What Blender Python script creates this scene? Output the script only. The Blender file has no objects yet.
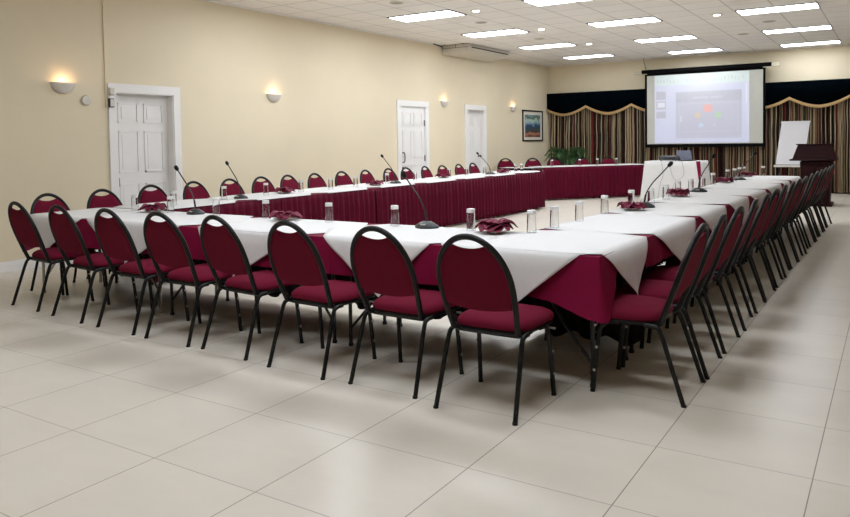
import bpy, math, random
from math import sin, cos, pi, sqrt, radians
from mathutils import Vector, Matrix
random.seed(7)
scene = bpy.context.scene
COL = scene.collection

# ------------------------------------------------------------------ materials
def new_mat(name):
    m = bpy.data.materials.new(name); m.use_nodes = True
    nt = m.node_tree; b = nt.nodes['Principled BSDF']
    return m, nt, b
def lin(c):
    return tuple(((x/255)/12.92 if x/255 <= .04045 else ((x/255+.055)/1.055)**2.4) for x in c) + (1,)
def mat(name, rgb, rough=.5, metal=0., spec=.5, noise=0., nscale=40., bump=0., bscale=200., emit=None, estr=0., trans=0., alpha=1., sheen=0., coat=0.):
    m, nt, b = new_mat(name)
    c = lin(rgb)
    b.inputs['Base Color'].default_value = c
    b.inputs['Roughness'].default_value = rough
    b.inputs['Metallic'].default_value = metal
    b.inputs['Specular IOR Level'].default_value = spec
    b.inputs['Sheen Weight'].default_value = sheen
    b.inputs['Coat Weight'].default_value = coat
    b.inputs['Transmission Weight'].default_value = trans
    b.inputs['Alpha'].default_value = alpha
    tc = nt.nodes.new('ShaderNodeTexCoord')
    if noise > 0:
        n = nt.nodes.new('ShaderNodeTexNoise'); n.inputs['Scale'].default_value = nscale; n.inputs['Detail'].default_value = 5
        nt.links.new(tc.outputs['Object'], n.inputs['Vector'])
        r = nt.nodes.new('ShaderNodeValToRGB')
        r.color_ramp.elements[0].position = .3; r.color_ramp.elements[1].position = .7
        r.color_ramp.elements[0].color = tuple(x*(1-noise) for x in c[:3]) + (1,)
        r.color_ramp.elements[1].color = tuple(min(1, x*(1+noise)) for x in c[:3]) + (1,)
        nt.links.new(n.outputs['Fac'], r.inputs['Fac']); nt.links.new(r.outputs['Color'], b.inputs['Base Color'])
    if bump > 0:
        n2 = nt.nodes.new('ShaderNodeTexNoise'); n2.inputs['Scale'].default_value = bscale; n2.inputs['Detail'].default_value = 3
        nt.links.new(tc.outputs['Object'], n2.inputs['Vector'])
        bp = nt.nodes.new('ShaderNodeBump'); bp.inputs['Strength'].default_value = bump; bp.inputs['Distance'].default_value = .01
        nt.links.new(n2.outputs['Fac'], bp.inputs['Height']); nt.links.new(bp.outputs['Normal'], b.inputs['Normal'])
    if emit is not None:
        b.inputs['Emission Color'].default_value = lin(emit); b.inputs['Emission Strength'].default_value = estr
    return m

M = {}
M['fabric']  = mat('burgundy_upholstery', (104, 18, 42), .9, noise=.12, nscale=300, bump=.25, bscale=500, spec=.12)
M['frame']   = mat('black_textured_metal', (13, 13, 14), .42, spec=.28, bump=.05, bscale=400)
M['stud']    = mat('pale_metal_glide', (190, 185, 175), .3, metal=.6)
M['under']   = mat('burgundy_polyester', (122, 8, 54), .7, noise=.06, nscale=12, bump=.08, bscale=350, spec=.15)
M['shade_skirt']  = mat('shade_black_skirting', (22, 12, 16), .8, noise=.1, nscale=9, spec=.15)  # black carries the under-table shade, painted into the cloth colour
M['skirt']   = mat('crimson_skirting', (84, 0, 31), .7, noise=.08, nscale=9, bump=.05, bscale=250, spec=.15)
M['white']   = mat('white_linen', (219, 218, 216), .8, noise=.015, nscale=30, bump=.06, bscale=350, spec=.2)
M['ply']     = mat('laminate_tabletop', (92, 84, 74), .5, noise=.1, nscale=15)
M['tleg']    = mat('folding_table_steel', (40, 40, 42), .35, metal=.5)
M['chrome']  = mat('chromed_table_steel', (170, 168, 160), .2, metal=.9)
M['door']    = mat('white_door_paint', (240, 238, 234), .4, noise=.01, nscale=6)
M['trim']    = mat('white_trim_paint', (242, 240, 236), .4, noise=.01, nscale=6)
M['black']   = mat('matte_black', (12, 12, 14), .6, noise=.1, nscale=30)
M['mic']     = mat('microphone_black_plastic', (20, 21, 23), .4, noise=.05, nscale=60)
M['micbase'] = mat('microphone_grey_plastic', (44, 47, 50), .38, noise=.05, nscale=60)
M['foam']    = mat('black_foam', (10, 10, 11), .95, bump=.6, bscale=900)
M['plaster'] = mat('white_plaster_shade', (222, 216, 206), .6, noise=.02, nscale=30)
M['plate']   = mat('white_china', (238, 238, 236), .15, noise=.01, nscale=10)
M['napkin']  = mat('burgundy_napkin', (108, 0, 44), .7, noise=.1, nscale=60, bump=.1, bscale=300)
M['acbody']  = mat('air_conditioner_plastic', (205, 198, 184), .45, noise=.02, nscale=20)
M['acdark']  = mat('dark_louvre', (44, 42, 40), .5, noise=.05, nscale=30)
M['wood']    = mat('dark_mahogany', (38, 9, 13), .5, noise=.35, nscale=14, spec=.12)
M['velvet']  = mat('black_green_velvet', (5, 11, 16), .95, noise=.25, nscale=30, spec=.0)
M['fringe']  = mat('gold_fringe', (178, 146, 98), .8, noise=.25, nscale=120, bump=.3, bscale=300)
M['paper']   = mat('flip_chart_paper', (226, 226, 230), .6, noise=.01, nscale=8)
M['case']    = mat('black_screen_case', (10, 9, 11), .8, noise=.05, nscale=30, spec=.1)
M['vinyl']   = mat('white_screen_vinyl', (196, 196, 186), .7, noise=.01, nscale=10)
M['mount']   = mat('cream_bracket', (205, 196, 172), .5, noise=.02, nscale=20)
M['grey']    = mat('dark_grey_plastic', (52, 54, 58), .4, noise=.05, nscale=40)
M['laptopscr'] = mat('laptop_lid', (112, 116, 134), .35, noise=.05, nscale=20)
M['pot']     = mat('terracotta_pot', (96, 58, 40), .7, noise=.1, nscale=20)
M['soil']    = mat('potting_soil', (34, 26, 20), .95, noise=.3, nscale=60)
M['leaf']    = mat('palm_green', (38, 78, 26), .5, noise=.35, nscale=18)
M['brass']   = mat('dull_brass_handle', (96, 84, 66), .35, metal=.8)
M['pframe']  = mat('black_picture_frame', (26, 22, 20), .35, noise=.05, nscale=30)
M['mat']     = mat('cream_picture_mat', (222, 216, 200), .8, noise=.01, nscale=20)
M['disc']    = mat('white_plastic_disc', (214, 210, 198), .5, noise=.02, nscale=20)
M['speaker'] = mat('ceiling_speaker_grille', (176, 168, 152), .6, noise=.15, nscale=500)
M['silver']  = mat('light_frame_metal', (120, 118, 112), .4, metal=.3)
M['cable']   = mat('grey_cable', (120, 120, 118), .5, noise=.02, nscale=20)

def glass_mat():
    m, nt, b = new_mat('clear_tumbler_glass')
    b.inputs['Base Color'].default_value = (.97, .98, .98, 1); b.inputs['Roughness'].default_value = .03
    b.inputs['IOR'].default_value = 1.48; b.inputs['Transmission Weight'].default_value = 1.
    n = nt.nodes.new('ShaderNodeTexNoise'); n.inputs['Scale'].default_value = 30
    rr = nt.nodes.new('ShaderNodeMapRange'); rr.inputs[3].default_value = .0; rr.inputs[4].default_value = .02
    nt.links.new(n.outputs['Fac'], rr.inputs[0]); nt.links.new(rr.outputs[0], b.inputs['Roughness'])
    return m
M['glass'] = glass_mat()
M['glassbase'] = mat('glass_bottom_painted_gleam', (240, 240, 238), .25, trans=.15, noise=.03, nscale=80)  # nearly opaque white paints in the light caught by the thick glass

def wall_mat(name, rgb):
    m, nt, b = new_mat(name)
    tc = nt.nodes.new('ShaderNodeTexCoord')
    n = nt.nodes.new('ShaderNodeTexNoise'); n.inputs['Scale'].default_value = .9; n.inputs['Detail'].default_value = 4
    nt.links.new(tc.outputs['Object'], n.inputs['Vector'])
    r = nt.nodes.new('ShaderNodeValToRGB'); c = lin(rgb)
    r.color_ramp.elements[0].position = .3; r.color_ramp.elements[1].position = .7
    r.color_ramp.elements[0].color = tuple(x*.96 for x in c[:3]) + (1,); r.color_ramp.elements[1].color = tuple(min(1, x*1.03) for x in c[:3]) + (1,)
    nt.links.new(n.outputs['Fac'], r.inputs['Fac']); nt.links.new(r.outputs['Color'], b.inputs['Base Color'])
    b.inputs['Roughness'].default_value = .55; b.inputs['Specular IOR Level'].default_value = .3
    n2 = nt.nodes.new('ShaderNodeTexNoise'); n2.inputs['Scale'].default_value = 60
    nt.links.new(tc.outputs['Object'], n2.inputs['Vector'])
    bp = nt.nodes.new('ShaderNodeBump'); bp.inputs['Strength'].default_value = .08; bp.inputs['Distance'].default_value = .004
    nt.links.new(n2.outputs['Fac'], bp.inputs['Height']); nt.links.new(bp.outputs['Normal'], b.inputs['Normal'])
    return m
M['wall'] = wall_mat('cream_wall_paint', (232, 219, 190))

def math_node(nt, op, a=None, b=None, c=None):
    n = nt.nodes.new('ShaderNodeMath'); n.operation = op
    for i, v in enumerate((a, b, c)):
        if v is None: continue
        if isinstance(v, (int, float)): n.inputs[i].default_value = v
        else: nt.links.new(v, n.inputs[i])
    return n.outputs[0]

def tile_mat(name, ox, oy, sx, sy, base, var, line_rgb, wx, wy, strength_y, rough, stain=.05, spec=.5, bump=0., nstretch=(1,1,1)):
    """square tiles with thin joints, tone varying from tile to tile"""
    m, nt, b = new_mat(name); L = nt.links
    tc = nt.nodes.new('ShaderNodeTexCoord'); sep = nt.nodes.new('ShaderNodeSeparateXYZ'); L.new(tc.outputs['Object'], sep.inputs[0])
    u = math_node(nt, 'DIVIDE', math_node(nt, 'SUBTRACT', sep.outputs[0], ox), sx)
    v = math_node(nt, 'DIVIDE', math_node(nt, 'SUBTRACT', sep.outputs[1], oy), sy)
    fu, fv = math_node(nt, 'FLOOR', u), math_node(nt, 'FLOOR', v)
    du = math_node(nt, 'ABSOLUTE', math_node(nt, 'SUBTRACT', u, math_node(nt, 'ROUND', u)))
    dv = math_node(nt, 'ABSOLUTE', math_node(nt, 'SUBTRACT', v, math_node(nt, 'ROUND', v)))
    lu = math_node(nt, 'LESS_THAN', du, wx/sx/2)
    lv = math_node(nt, 'MULTIPLY', math_node(nt, 'LESS_THAN', dv, wy/sy/2), strength_y)
    line = math_node(nt, 'MAXIMUM', lu, lv)
    comb = nt.nodes.new('ShaderNodeCombineXYZ'); L.new(fu, comb.inputs[0]); L.new(fv, comb.inputs[1])
    wn = nt.nodes.new('ShaderNodeTexWhiteNoise'); wn.noise_dimensions = '2D'; L.new(comb.outputs[0], wn.inputs['Vector'])
    mp = nt.nodes.new('ShaderNodeMapping'); mp.inputs['Scale'].default_value = nstretch; L.new(tc.outputs['Object'], mp.inputs['Vector'])
    no = nt.nodes.new('ShaderNodeTexNoise'); no.inputs['Scale'].default_value = 2.2; no.inputs['Detail'].default_value = 7; no.inputs['Roughness'].default_value = .6
    L.new(mp.outputs[0], no.inputs['Vector'])
    tone = math_node(nt, 'ADD', math_node(nt, 'MULTIPLY', math_node(nt, 'SUBTRACT', wn.outputs['Value'], .5), var*2), math_node(nt, 'MULTIPLY', math_node(nt, 'SUBTRACT', no.outputs['Fac'], .5), stain*2))
    fac = math_node(nt, 'ADD', tone, 1.0)
    mul = nt.nodes.new('ShaderNodeVectorMath'); mul.operation = 'SCALE'; mul.inputs[0].default_value = lin(base)[:3]; L.new(fac, mul.inputs['Scale'])
    mix = nt.nodes.new('ShaderNodeMix'); mix.data_type = 'RGBA'
    L.new(line, mix.inputs[0]); L.new(mul.outputs[0], mix.inputs[6]); mix.inputs[7].default_value = lin(line_rgb)
    L.new(mix.outputs[2], b.inputs['Base Color'])
    b.inputs['Roughness'].default_value = rough; b.inputs['Specular IOR Level'].default_value = spec
    if bump:
        n2 = nt.nodes.new('ShaderNodeTexNoise'); n2.inputs['Scale'].default_value = 90; L.new(tc.outputs['Object'], n2.inputs['Vector'])
        bp = nt.nodes.new('ShaderNodeBump'); bp.inputs['Strength'].default_value = bump; bp.inputs['Distance'].default_value = .01
        L.new(n2.outputs['Fac'], bp.inputs['Height']); L.new(bp.outputs['Normal'], b.inputs['Normal'])
    return m
M['floor'] = tile_mat('beige_porcelain_tiles', -2.703, 1.4067, .61, .6046, (216, 208, 194), .022, (134, 125, 112), .0045, .0045, .7, .34, stain=.09, spec=.45, nstretch=(1, 2.2, 1))
M['ceil'] = tile_mat('suspended_ceiling_tiles', -5.83, 9.9, .6, .6, (243, 239, 234), .012, (205, 199, 192), .02, .02, 1, .85, stain=.02, spec=.1, bump=.2)

def light_mat(name, rgb, s): 
    return mat(name, (240, 240, 240), .5, emit=rgb, estr=s)
PANEL = 11.0
def diffuser_mat(PANEL=PANEL, name='prismatic_light_diffuser'):
    m, nt, b = new_mat(name); L = nt.links
    b.inputs['Base Color'].default_value = lin((236, 238, 240)); b.inputs['Roughness'].default_value = .4
    tc = nt.nodes.new('ShaderNodeTexCoord'); sep = nt.nodes.new('ShaderNodeSeparateXYZ'); L.new(tc.outputs['Object'], sep.inputs[0])
    w = math_node(nt, 'ABSOLUTE', math_node(nt, 'SINE', math_node(nt, 'MULTIPLY', sep.outputs[1], 3*pi/.55)))
    s = math_node(nt, 'ADD', math_node(nt, 'MULTIPLY', w, PANEL*.6), PANEL*.62)
    b.inputs['Emission Color'].default_value = lin((239, 245, 255)); L.new(s, b.inputs['Emission Strength'])
    return m
M['panel'] = diffuser_mat()
M['panel_dim'] = diffuser_mat(PANEL*.62, 'dim_prismatic_light_diffuser')  # same diffuser at lower output, keeps the far end darker
M['down'] = light_mat('downlight_glow', (255, 250, 235), 30)
M['bulb'] = light_mat('warm_bulb_glow', (255, 216, 165), 2.0)

def curtain_mat():
    m, nt, b = new_mat('multicolour_striped_curtain'); L = nt.links
    tc = nt.nodes.new('ShaderNodeTexCoord'); sep = nt.nodes.new('ShaderNodeSeparateXYZ'); L.new(tc.outputs['UV'], sep.inputs[0])
    # stripes waver slightly with height
    no = nt.nodes.new('ShaderNodeTexNoise'); no.inputs['Scale'].default_value = 1.3; L.new(tc.outputs['Object'], no.inputs['Vector'])
    u = math_node(nt, 'ADD', sep.outputs[0], math_node(nt, 'MULTIPLY', no.outputs['Fac'], .05))
    k = math_node(nt, 'FLOOR', math_node(nt, 'MULTIPLY', u, 58))
    wn = nt.nodes.new('ShaderNodeTexWhiteNoise'); wn.noise_dimensions = '1D'; L.new(k, wn.inputs['W'])
    r = nt.nodes.new('ShaderNodeValToRGB'); r.color_ramp.interpolation = 'CONSTANT'
    cols = [(0, (44, 24, 20)), (.16, (176, 158, 128)), (.30, (62, 30, 26)), (.42, (132, 118, 96)), (.52, (40, 50, 40)), (.60, (186, 170, 140)), (.71, (104, 40, 36)), (.77, (92, 82, 66)), (.86, (28, 24, 22)), (.94, (150, 124, 94))]
    e = r.color_ramp.elements
    e[0].position, e[0].color = 0, lin(cols[0][1]); e[1].position, e[1].color = cols[1][0], lin(cols[1][1])
    for p, c in cols[2:]:
        q = e.new(p); q.color = lin(c)
    L.new(wn.outputs['Value'], r.inputs['Fac']); L.new(r.outputs['Color'], b.inputs['Base Color'])
    b.inputs['Roughness'].default_value = .9; b.inputs['Specular IOR Level'].default_value = .15
    return m
M['curtain'] = curtain_mat()

def painting_mat():
    m, nt, b = new_mat('tropical_landscape_print'); L = nt.links
    tc = nt.nodes.new('ShaderNodeTexCoord'); sep = nt.nodes.new('ShaderNodeSeparateXYZ'); L.new(tc.outputs['Generated'], sep.inputs[0])
    no = nt.nodes.new('ShaderNodeTexNoise'); no.inputs['Scale'].default_value = 5; no.inputs['Detail'].default_value = 6; L.new(tc.outputs['Generated'], no.inputs['Vector'])
    v = math_node(nt, 'ADD', sep.outputs[2], math_node(nt, 'MULTIPLY', math_node(nt, 'SUBTRACT', no.outputs['Fac'], .5), .55))
    r = nt.nodes.new('ShaderNodeValToRGB'); e = r.color_ramp.elements
    e[0].position, e[0].color = 0, lin((120, 70, 60)); e[1].position, e[1].color = 1, lin((130, 150, 160))
    for p, c in [(.12, (188, 140, 110)), (.25, (100, 70, 60)), (.38, (60, 84, 92)), (.5, (44, 72, 120)), (.62, (120, 160, 170)), (.75, (190, 205, 195)), (.86, (40, 90, 56))]:
        q = e.new(p); q.color = lin(c)
    L.new(v, r.inputs['Fac']); L.new(r.outputs['Color'], b.inputs['Base Color']); b.inputs['Roughness'].default_value = .3
    return m
M['painting'] = painting_mat()

# ------------------------------------------------------------------ mesh helpers
class MB:
    def __init__(s): s.v = []; s.f = []; s.uv = None
    def add(s, vs, fs):
        o = len(s.v); s.v += [tuple(x) for x in vs]; s.f += [tuple(i+o for i in f) for f in fs]; return s
    def box(s, x0, x1, y0, y1, z0, z1, bev=0.):
        if bev <= 0:
            vs = [(x, y, z) for x in (x0, x1) for y in (y0, y1) for z in (z0, z1)]
            return s.add(vs, [(0,1,3,2),(4,6,7,5),(0,4,5,1),(2,3,7,6),(0,2,6,4),(1,5,7,3)])
        # chamfered: rounded outline in plan with chamfered top and bottom
        b = min(bev, (x1-x0)*.45, (y1-y0)*.45, (z1-z0)*.45)
        rings = []
        for z, ins in ((z0, b), (z0+b, 0), (z1-b, 0), (z1, b)):
            X0, X1, Y0, Y1 = x0+ins, x1-ins, y0+ins, y1-ins
            c = b
            rings.append([(X0+c,Y0,z),(X1-c,Y0,z),(X1,Y0+c,z),(X1,Y1-c,z),(X1-c,Y1,z),(X0+c,Y1,z),(X0,Y1-c,z),(X0,Y0+c,z)] if ins == 0 else
                         [(X0+c*.4,Y0,z),(X1-c*.4,Y0,z),(X1,Y0+c*.4,z),(X1,Y1-c*.4,z),(X1-c*.4,Y1,z),(X0+c*.4,Y1,z),(X0,Y1-c*.4,z),(X0,Y0+c*.4,z)])
        return s.loft(rings, closed=True, caps=True)
    def loft(s, rings, closed=True, caps=False):
        n = len(rings[0]); vs = [p for r in rings for p in r]; fs = []
        for i in range(len(rings)-1):
            for j in range(n if closed else n-1):
                k = (j+1) % n
                fs.append((i*n+j, i*n+k, (i+1)*n+k, (i+1)*n+j))
        if caps: fs += [tuple(range(n-1, -1, -1)), tuple(range((len(rings)-1)*n, len(rings)*n))]
        return s.add(vs, fs)
    def tube(s, pts, r, n=8, caps=True, flat=1.0, closed=False):
        pts = [Vector(p) for p in pts]; N = len(pts)
        rr = r if isinstance(r, (list, tuple)) else [r]*N
        rings = []; up = None
        for i, p in enumerate(pts):
            if closed: t = (pts[(i+1) % N]-pts[i-1]).normalized()
            else: t = ((pts[min(i+1, N-1)]-pts[max(i-1, 0)])).normalized()
            if up is None:
                up = Vector((0, 0, 1)) if abs(t.z) < .9 else Vector((0, 1, 0))
            u = (up - t*up.dot(t)).normalized(); up = u; w = t.cross(u)
            rings.append([tuple(p + u*cos(2*pi*k/n)*rr[i]*flat + w*sin(2*pi*k/n)*rr[i]) for k in range(n)])
        if closed: rings.append(rings[0])
        return s.loft(rings, caps=caps and not closed)
    def cyl(s, x, y, z0, z1, r0, r1=None, n=20):
        r1 = r0 if r1 is None else r1
        return s.loft([[(x+r*cos(2*pi*k/n), y+r*sin(2*pi*k/n), z) for k in range(n)] for r, z in ((r0, z0), (r1, z1))], caps=True)
    def lathe(s, prof, x=0, y=0, n=20, caps=False):
        return s.loft([[(x+r*cos(2*pi*k/n), y+r*sin(2*pi*k/n), z) for k in range(n)] for r, z in prof], caps=caps)
    def grid(s, P, nu, nv):
        vs = [P(i/nu, j/nv) for j in range(nv+1) for i in range(nu+1)]
        fs = [(j*(nu+1)+i, j*(nu+1)+i+1, (j+1)*(nu+1)+i+1, (j+1)*(nu+1)+i) for j in range(nv) for i in range(nu)]
        return s.add(vs, fs)
    def xform(s, mtx):
        s.v = [tuple(mtx @ Vector(p)) for p in s.v]; return s
    def build(s, name, m, parent=None, smooth=True, solid=0., sub=0, bevel=0., angle=40):
        me = bpy.data.meshes.new(name); me.from_pydata(s.v, [], s.f); me.update()
        if smooth:
            me.polygons.foreach_set('use_smooth', [True]*len(me.polygons))
            try: me.set_sharp_from_angle(angle=radians(angle))
            except Exception: pass
        me.materials.append(m)
        o = bpy.data.objects.new(name, me); COL.objects.link(o)
        if parent is not None: o.parent = parent
        if solid:
            md = o.modifiers.new('Solidify', 'SOLIDIFY'); md.thickness = solid; md.offset = 0
        if bevel:
            md = o.modifiers.new('Bevel', 'BEVEL'); md.width = bevel; md.segments = 2; md.limit_method = 'ANGLE'
        if sub:
            md = o.modifiers.new('Subsurf', 'SUBSURF'); md.levels = sub; md.render_levels = sub
        return o

def tag(o, label, cat, group=None, kind=None):
    o['label'] = label; o['category'] = cat
    if group: o['group'] = group
    if kind: o['kind'] = kind
    return o
def thing(name, label, cat, loc=(0, 0, 0), rz=0., group=None):
    o = bpy.data.objects.new(name, None); COL.objects.link(o); o.empty_display_size = .1
    o.location = loc; o.rotation_euler = (0, 0, rz)
    return tag(o, label, cat, group)
def struct(o): o['kind'] = 'structure'; return o
def dup(root, loc, rz, label, group=None):
    r = root.copy(); COL.objects.link(r); r.location = loc; r.rotation_euler = (0, 0, rz); r['label'] = label
    if group: r['group'] = group
    for ch in list(root.children):
        c = ch.copy(); COL.objects.link(c); c.parent = r
        for g in ch.children:
            d = g.copy(); COL.objects.link(d); d.parent = c
    return r
def smooth_path(pts, n=6):
    """Catmull-Rom through points"""
    P = [Vector(p) for p in pts]; P = [P[0]*2-P[1]] + P + [P[-1]*2-P[-2]]; out = []
    for i in range(1, len(P)-2):
        for k in range(n):
            t = k/n; a, b, c, d = P[i-1], P[i], P[i+1], P[i+2]
            out.append(.5*((2*b)+(c-a)*t+(2*a-5*b+4*c-d)*t*t+(3*b-a-3*c+d)*t**3))
    out.append(P[-2]); return out

ORD = ['first', 'second', 'third', 'fourth', 'fifth', 'sixth', 'seventh', 'eighth', 'ninth', 'tenth', 'eleventh', 'twelfth', 'thirteenth', 'fourteenth', 'fifteenth', 'sixteenth', 'seventeenth', 'eighteenth']

# ------------------------------------------------------------------ the room
XL, XR, YB, YF, ZC = -8.163, 3.4, 19.3, -1.2, 3.383
TH = .15
def slab(name, x0, x1, y0, y1, z0, z1, m): return struct(MB().box(x0, x1, y0, y1, z0, z1).build(name, m, smooth=False))
slab('floor', XL-TH, XR+TH, YF-TH, YB+TH, -.1, 0, M['floor'])
slab('ceiling', XL-TH, XR+TH, YF-TH, YB+TH, ZC, ZC+.1, M['ceil'])
slab('wall_back', XL-TH, XR+TH, YB, YB+TH, 0, ZC, M['wall'])
slab('wall_right', XR, XR+TH, YF, YB, 0, ZC, M['wall'])
slab('wall_front', XL-TH, XR+TH, YF-TH, YF, 0, ZC, M['wall'])
# left wall with two recessed openings (doors 1 and 2 sit back, as does door 4)
OPEN = [(2.9, 4.07, 2.04), (5.67, 6.53, 2.02), (11.9, 12.82, 2.05), (14.57, 15.37, 2.05)]
w = MB(); y = YF
for a, b, h in OPEN:
    w.box(XL-TH, XL, y, a, 0, ZC); w.box(XL-TH, XL, a, b, h, ZC); y = b
w.box(XL-TH, XL, y, YB, 0, ZC)
struct(w.build('wall_left', M['wall'], smooth=False))

def make_door(idx, a, b, h, depth, hinges, handle):
    xf = XL-depth                                  # face of the leaf
    m = MB(); m.box(xf-.04, xf, a+.012, b-.012, .01, h-.01)
    W = b-a; pw = W*.34; ya = a+W*.11; yb = b-W*.11-pw
    rows = [(h*.815, h*.94), (h*.50, h*.765), (h*.09, h*.43)]
    d = struct(m.build('door_%d' % idx, M['door'], smooth=False))
    for yy in (ya, yb):
        for z0, z1 in rows:
            p = MB()
            # raised moulding ring and raised field
            for (e0, e1, t) in ((0, .016, .010),):
                p.box(xf, xf+t, yy, yy+pw, z0, z0+.018); p.box(xf, xf+t, yy, yy+pw, z1-.018, z1)
                p.box(xf, xf+t, yy, yy+.018, z0, z1); p.box(xf, xf+t, yy+pw-.018, yy+pw, z0, z1)
            p.box(xf, xf+.006, yy+.05, yy+pw-.05, z0+.05, z1-.05)
            p.build('door_panel', M['door'], d, smooth=False)
    f = MB(); cw = .11
    f.box(XL, XL+.025, a-cw, a, 0, h+cw); f.box(XL, XL+.025, b, b+cw, 0, h+cw); f.box(XL, XL+.025, a, b, h, h+cw)
    f.box(XL-depth-.04, XL+.01, a-.001, a+.012, 0, h); f.box(XL-depth-.04, XL+.01, b-.012, b+.001, 0, h); f.box(XL-depth-.04, XL+.01, a, b, h-.012, h+.001)
    f.build('door_frame', M['trim'], d, smooth=False)
    if hinges:
        for z in (.35, 1.0, 1.72):
            MB().cyl(xf+.012, b-.02, z-.06, z+.06, .011, n=8).build('hinge', M['brass'], d)
    if handle == 'pull':
        p = MB(); yy = a+.10
        p.tube(smooth_path([(xf, yy, 1.13), (xf+.05, yy, 1.12), (xf+.06, yy, 1.04), (xf+.05, yy, .95), (xf, yy, .94)], 5), .011, 8)
        p.build('handle', M['brass'], d)
        MB().lathe([(.03, 0), (.03, .015), (.012, .018)], n=12, caps=True).xform(Matrix.Translation((xf, yy, .82)) @ Matrix.Rotation(pi/2, 4, 'Y')).build('lock', M['brass'], d)
    elif handle == 'knob':
        yy = b-.09
        MB().lathe([(.028, 0), (.012, .02), (.012, .04), (.03, .055), (.026, .075), (.004, .08)], n=14, caps=True).xform(Matrix.Translation((xf, yy, .98)) @ Matrix.Rotation(pi/2, 4, 'Y')).build('door_knob', M['brass'], d)
    elif handle == 'keyhole':
        MB().box(xf, xf+.008, a+.07, a+.095, .84, .95, .004).build('keyhole_plate', M['brass'], d)
    return d
make_door(1, *OPEN[0], .10, False, 'none')
make_door(2, *OPEN[1], .10, False, 'keyhole')
make_door(3, *OPEN[2], .02, True, 'pull')
make_door(4, *OPEN[3], .10, False, 'knob')
# baseboards
bb = MB(); y = YF
for a, b, h in OPEN:
    bb.box(XL, XL+.018, y, a-.11, 0, .115); bb.box(XL, XL+.026, y, a-.11, 0, .075); y = b+.11
bb.box(XL, XL+.018, y, YB, 0, .115); bb.box(XL, XL+.026, y, YB, 0, .075)
struct(bb.build('baseboard_left', M['trim'], smooth=False))
struct(MB().box(XL, XR, YB-.02, YB, 0, .1).build('baseboard_back', M['black'], smooth=False))
struct(MB().box(XR-.018, XR, YF, YB, 0, .115).build('baseboard_right', M['trim'], smooth=False))
# wall angle round the suspended ceiling
t = MB(); t.box(XL, XL+.02, YF, YB, ZC-.022, ZC); t.box(XL, XR, YB-.02, YB, ZC-.022, ZC)
struct(t.build('trim_1', M['trim'], smooth=False))

# ------------------------------------------------------------------ ceiling lights
def panel(x, y, label, dim=False, cache={}):
    if dim not in cache:
        t = thing('ceiling_light_panel', label, 'ceiling light', (x, y, ZC), 0, 'fluorescent ceiling panels')
        f = MB(); X, Y_ = .59, .285
        f.box(-X, X, -Y_, -Y_+.02, -.014, 0); f.box(-X, X, Y_-.02, Y_, -.014, 0); f.box(-X, -X+.02, -Y_, Y_, -.014, 0); f.box(X-.02, X, -Y_, Y_, -.014, 0)
        f.build('light_frame', M['silver'], t, smooth=False)
        MB().box(-X+.02, X-.02, -Y_+.02, Y_-.02, -.008, -.002).build('diffuser', M['panel_dim' if dim else 'panel'], t, smooth=False)
        cache[dim] = t; return t
    return dup(cache[dim], (x, y, ZC), 0, label)
LR = [(-6.43, [10.19, 12.62, 15.1, 17.66], 'left'), (-4.02, [10.19, 12.85, 15.6, 18.25], 'middle'), (-1.61, [13.1, 15.87, 18.5], 'right')]
DEP = ['nearest', 'second', 'third', 'farthest']
for x, ys, side in LR:
    for i, yy in enumerate(ys):
        d = DEP[i] if i < len(ys)-1 else 'farthest'
        panel(x, yy, 'bright white ceiling light panel, %s one in the %s row' % (d, side), yy > 14)
for x, ys in ((-6.43, (7.6,)), (-4.02, (7.6, 5.0, 2.4)), (-1.61, (5.0, 2.4))):
    for yy in ys: panel(x, yy, 'bright white ceiling light panel above the near half of the tables')
def downlight(x, y, label, first=[None]):
    if first[0] is None:
        t = thing('recessed_downlight', label, 'downlight', (x, y, ZC), 0, 'round recessed downlights')
        MB().lathe([(.055, -.002), (.057, -.010), (.085, -.008), (.09, 0)], n=24).build('trim_ring', M['disc'], t)
        MB().cyl(0, 0, -.006, -.001, .056, n=24).build('lamp_lens', M['down'], t)
        first[0] = t; return t
    return dup(first[0], (x, y, ZC), 0, label)
for (x, y), lab in zip([(-5.56, 10.26), (-5.52, 12.71), (-5.56, 15.34), (-2.53, 13.09)],
        ['round recessed downlight nearest the camera, above the air conditioner end', 'round recessed downlight between the left and middle light rows, second from the front',
         'round recessed downlight between the left and middle light rows, farthest back', 'round recessed downlight between the middle and right light rows']):
    downlight(x, y, lab)
sp0 = None
for (x, y), lab in zip([(-6.16, 8.95), (-6.03, 11.31), (-6.07, 13.87), (-1.91, 14.42), (-2.57, 15.87)],
        ['round beige ceiling speaker at the top edge of the picture, nearest of all', 'round beige ceiling speaker above the air conditioner', 'round beige ceiling speaker beyond the air conditioner, left side',
         'round beige ceiling speaker between two right-hand light panels', 'small round ceiling speaker above the left part of the projection screen']):
    if sp0 is None:
        sp0 = thing('ceiling_speaker', lab, 'speaker', (x, y, ZC), 0, 'round ceiling speakers')
        MB().lathe([(.085, -.012), (.10, -.012), (.112, -.004), (.113, 0)], n=24).build('rim', M['disc'], sp0)
        MB().lathe([(.0, -.014), (.05, -.013), (.086, -.010)], n=24).build('grille', M['speaker'], sp0)
    else: dup(sp0, (x, y, ZC), 0, lab)

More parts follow.
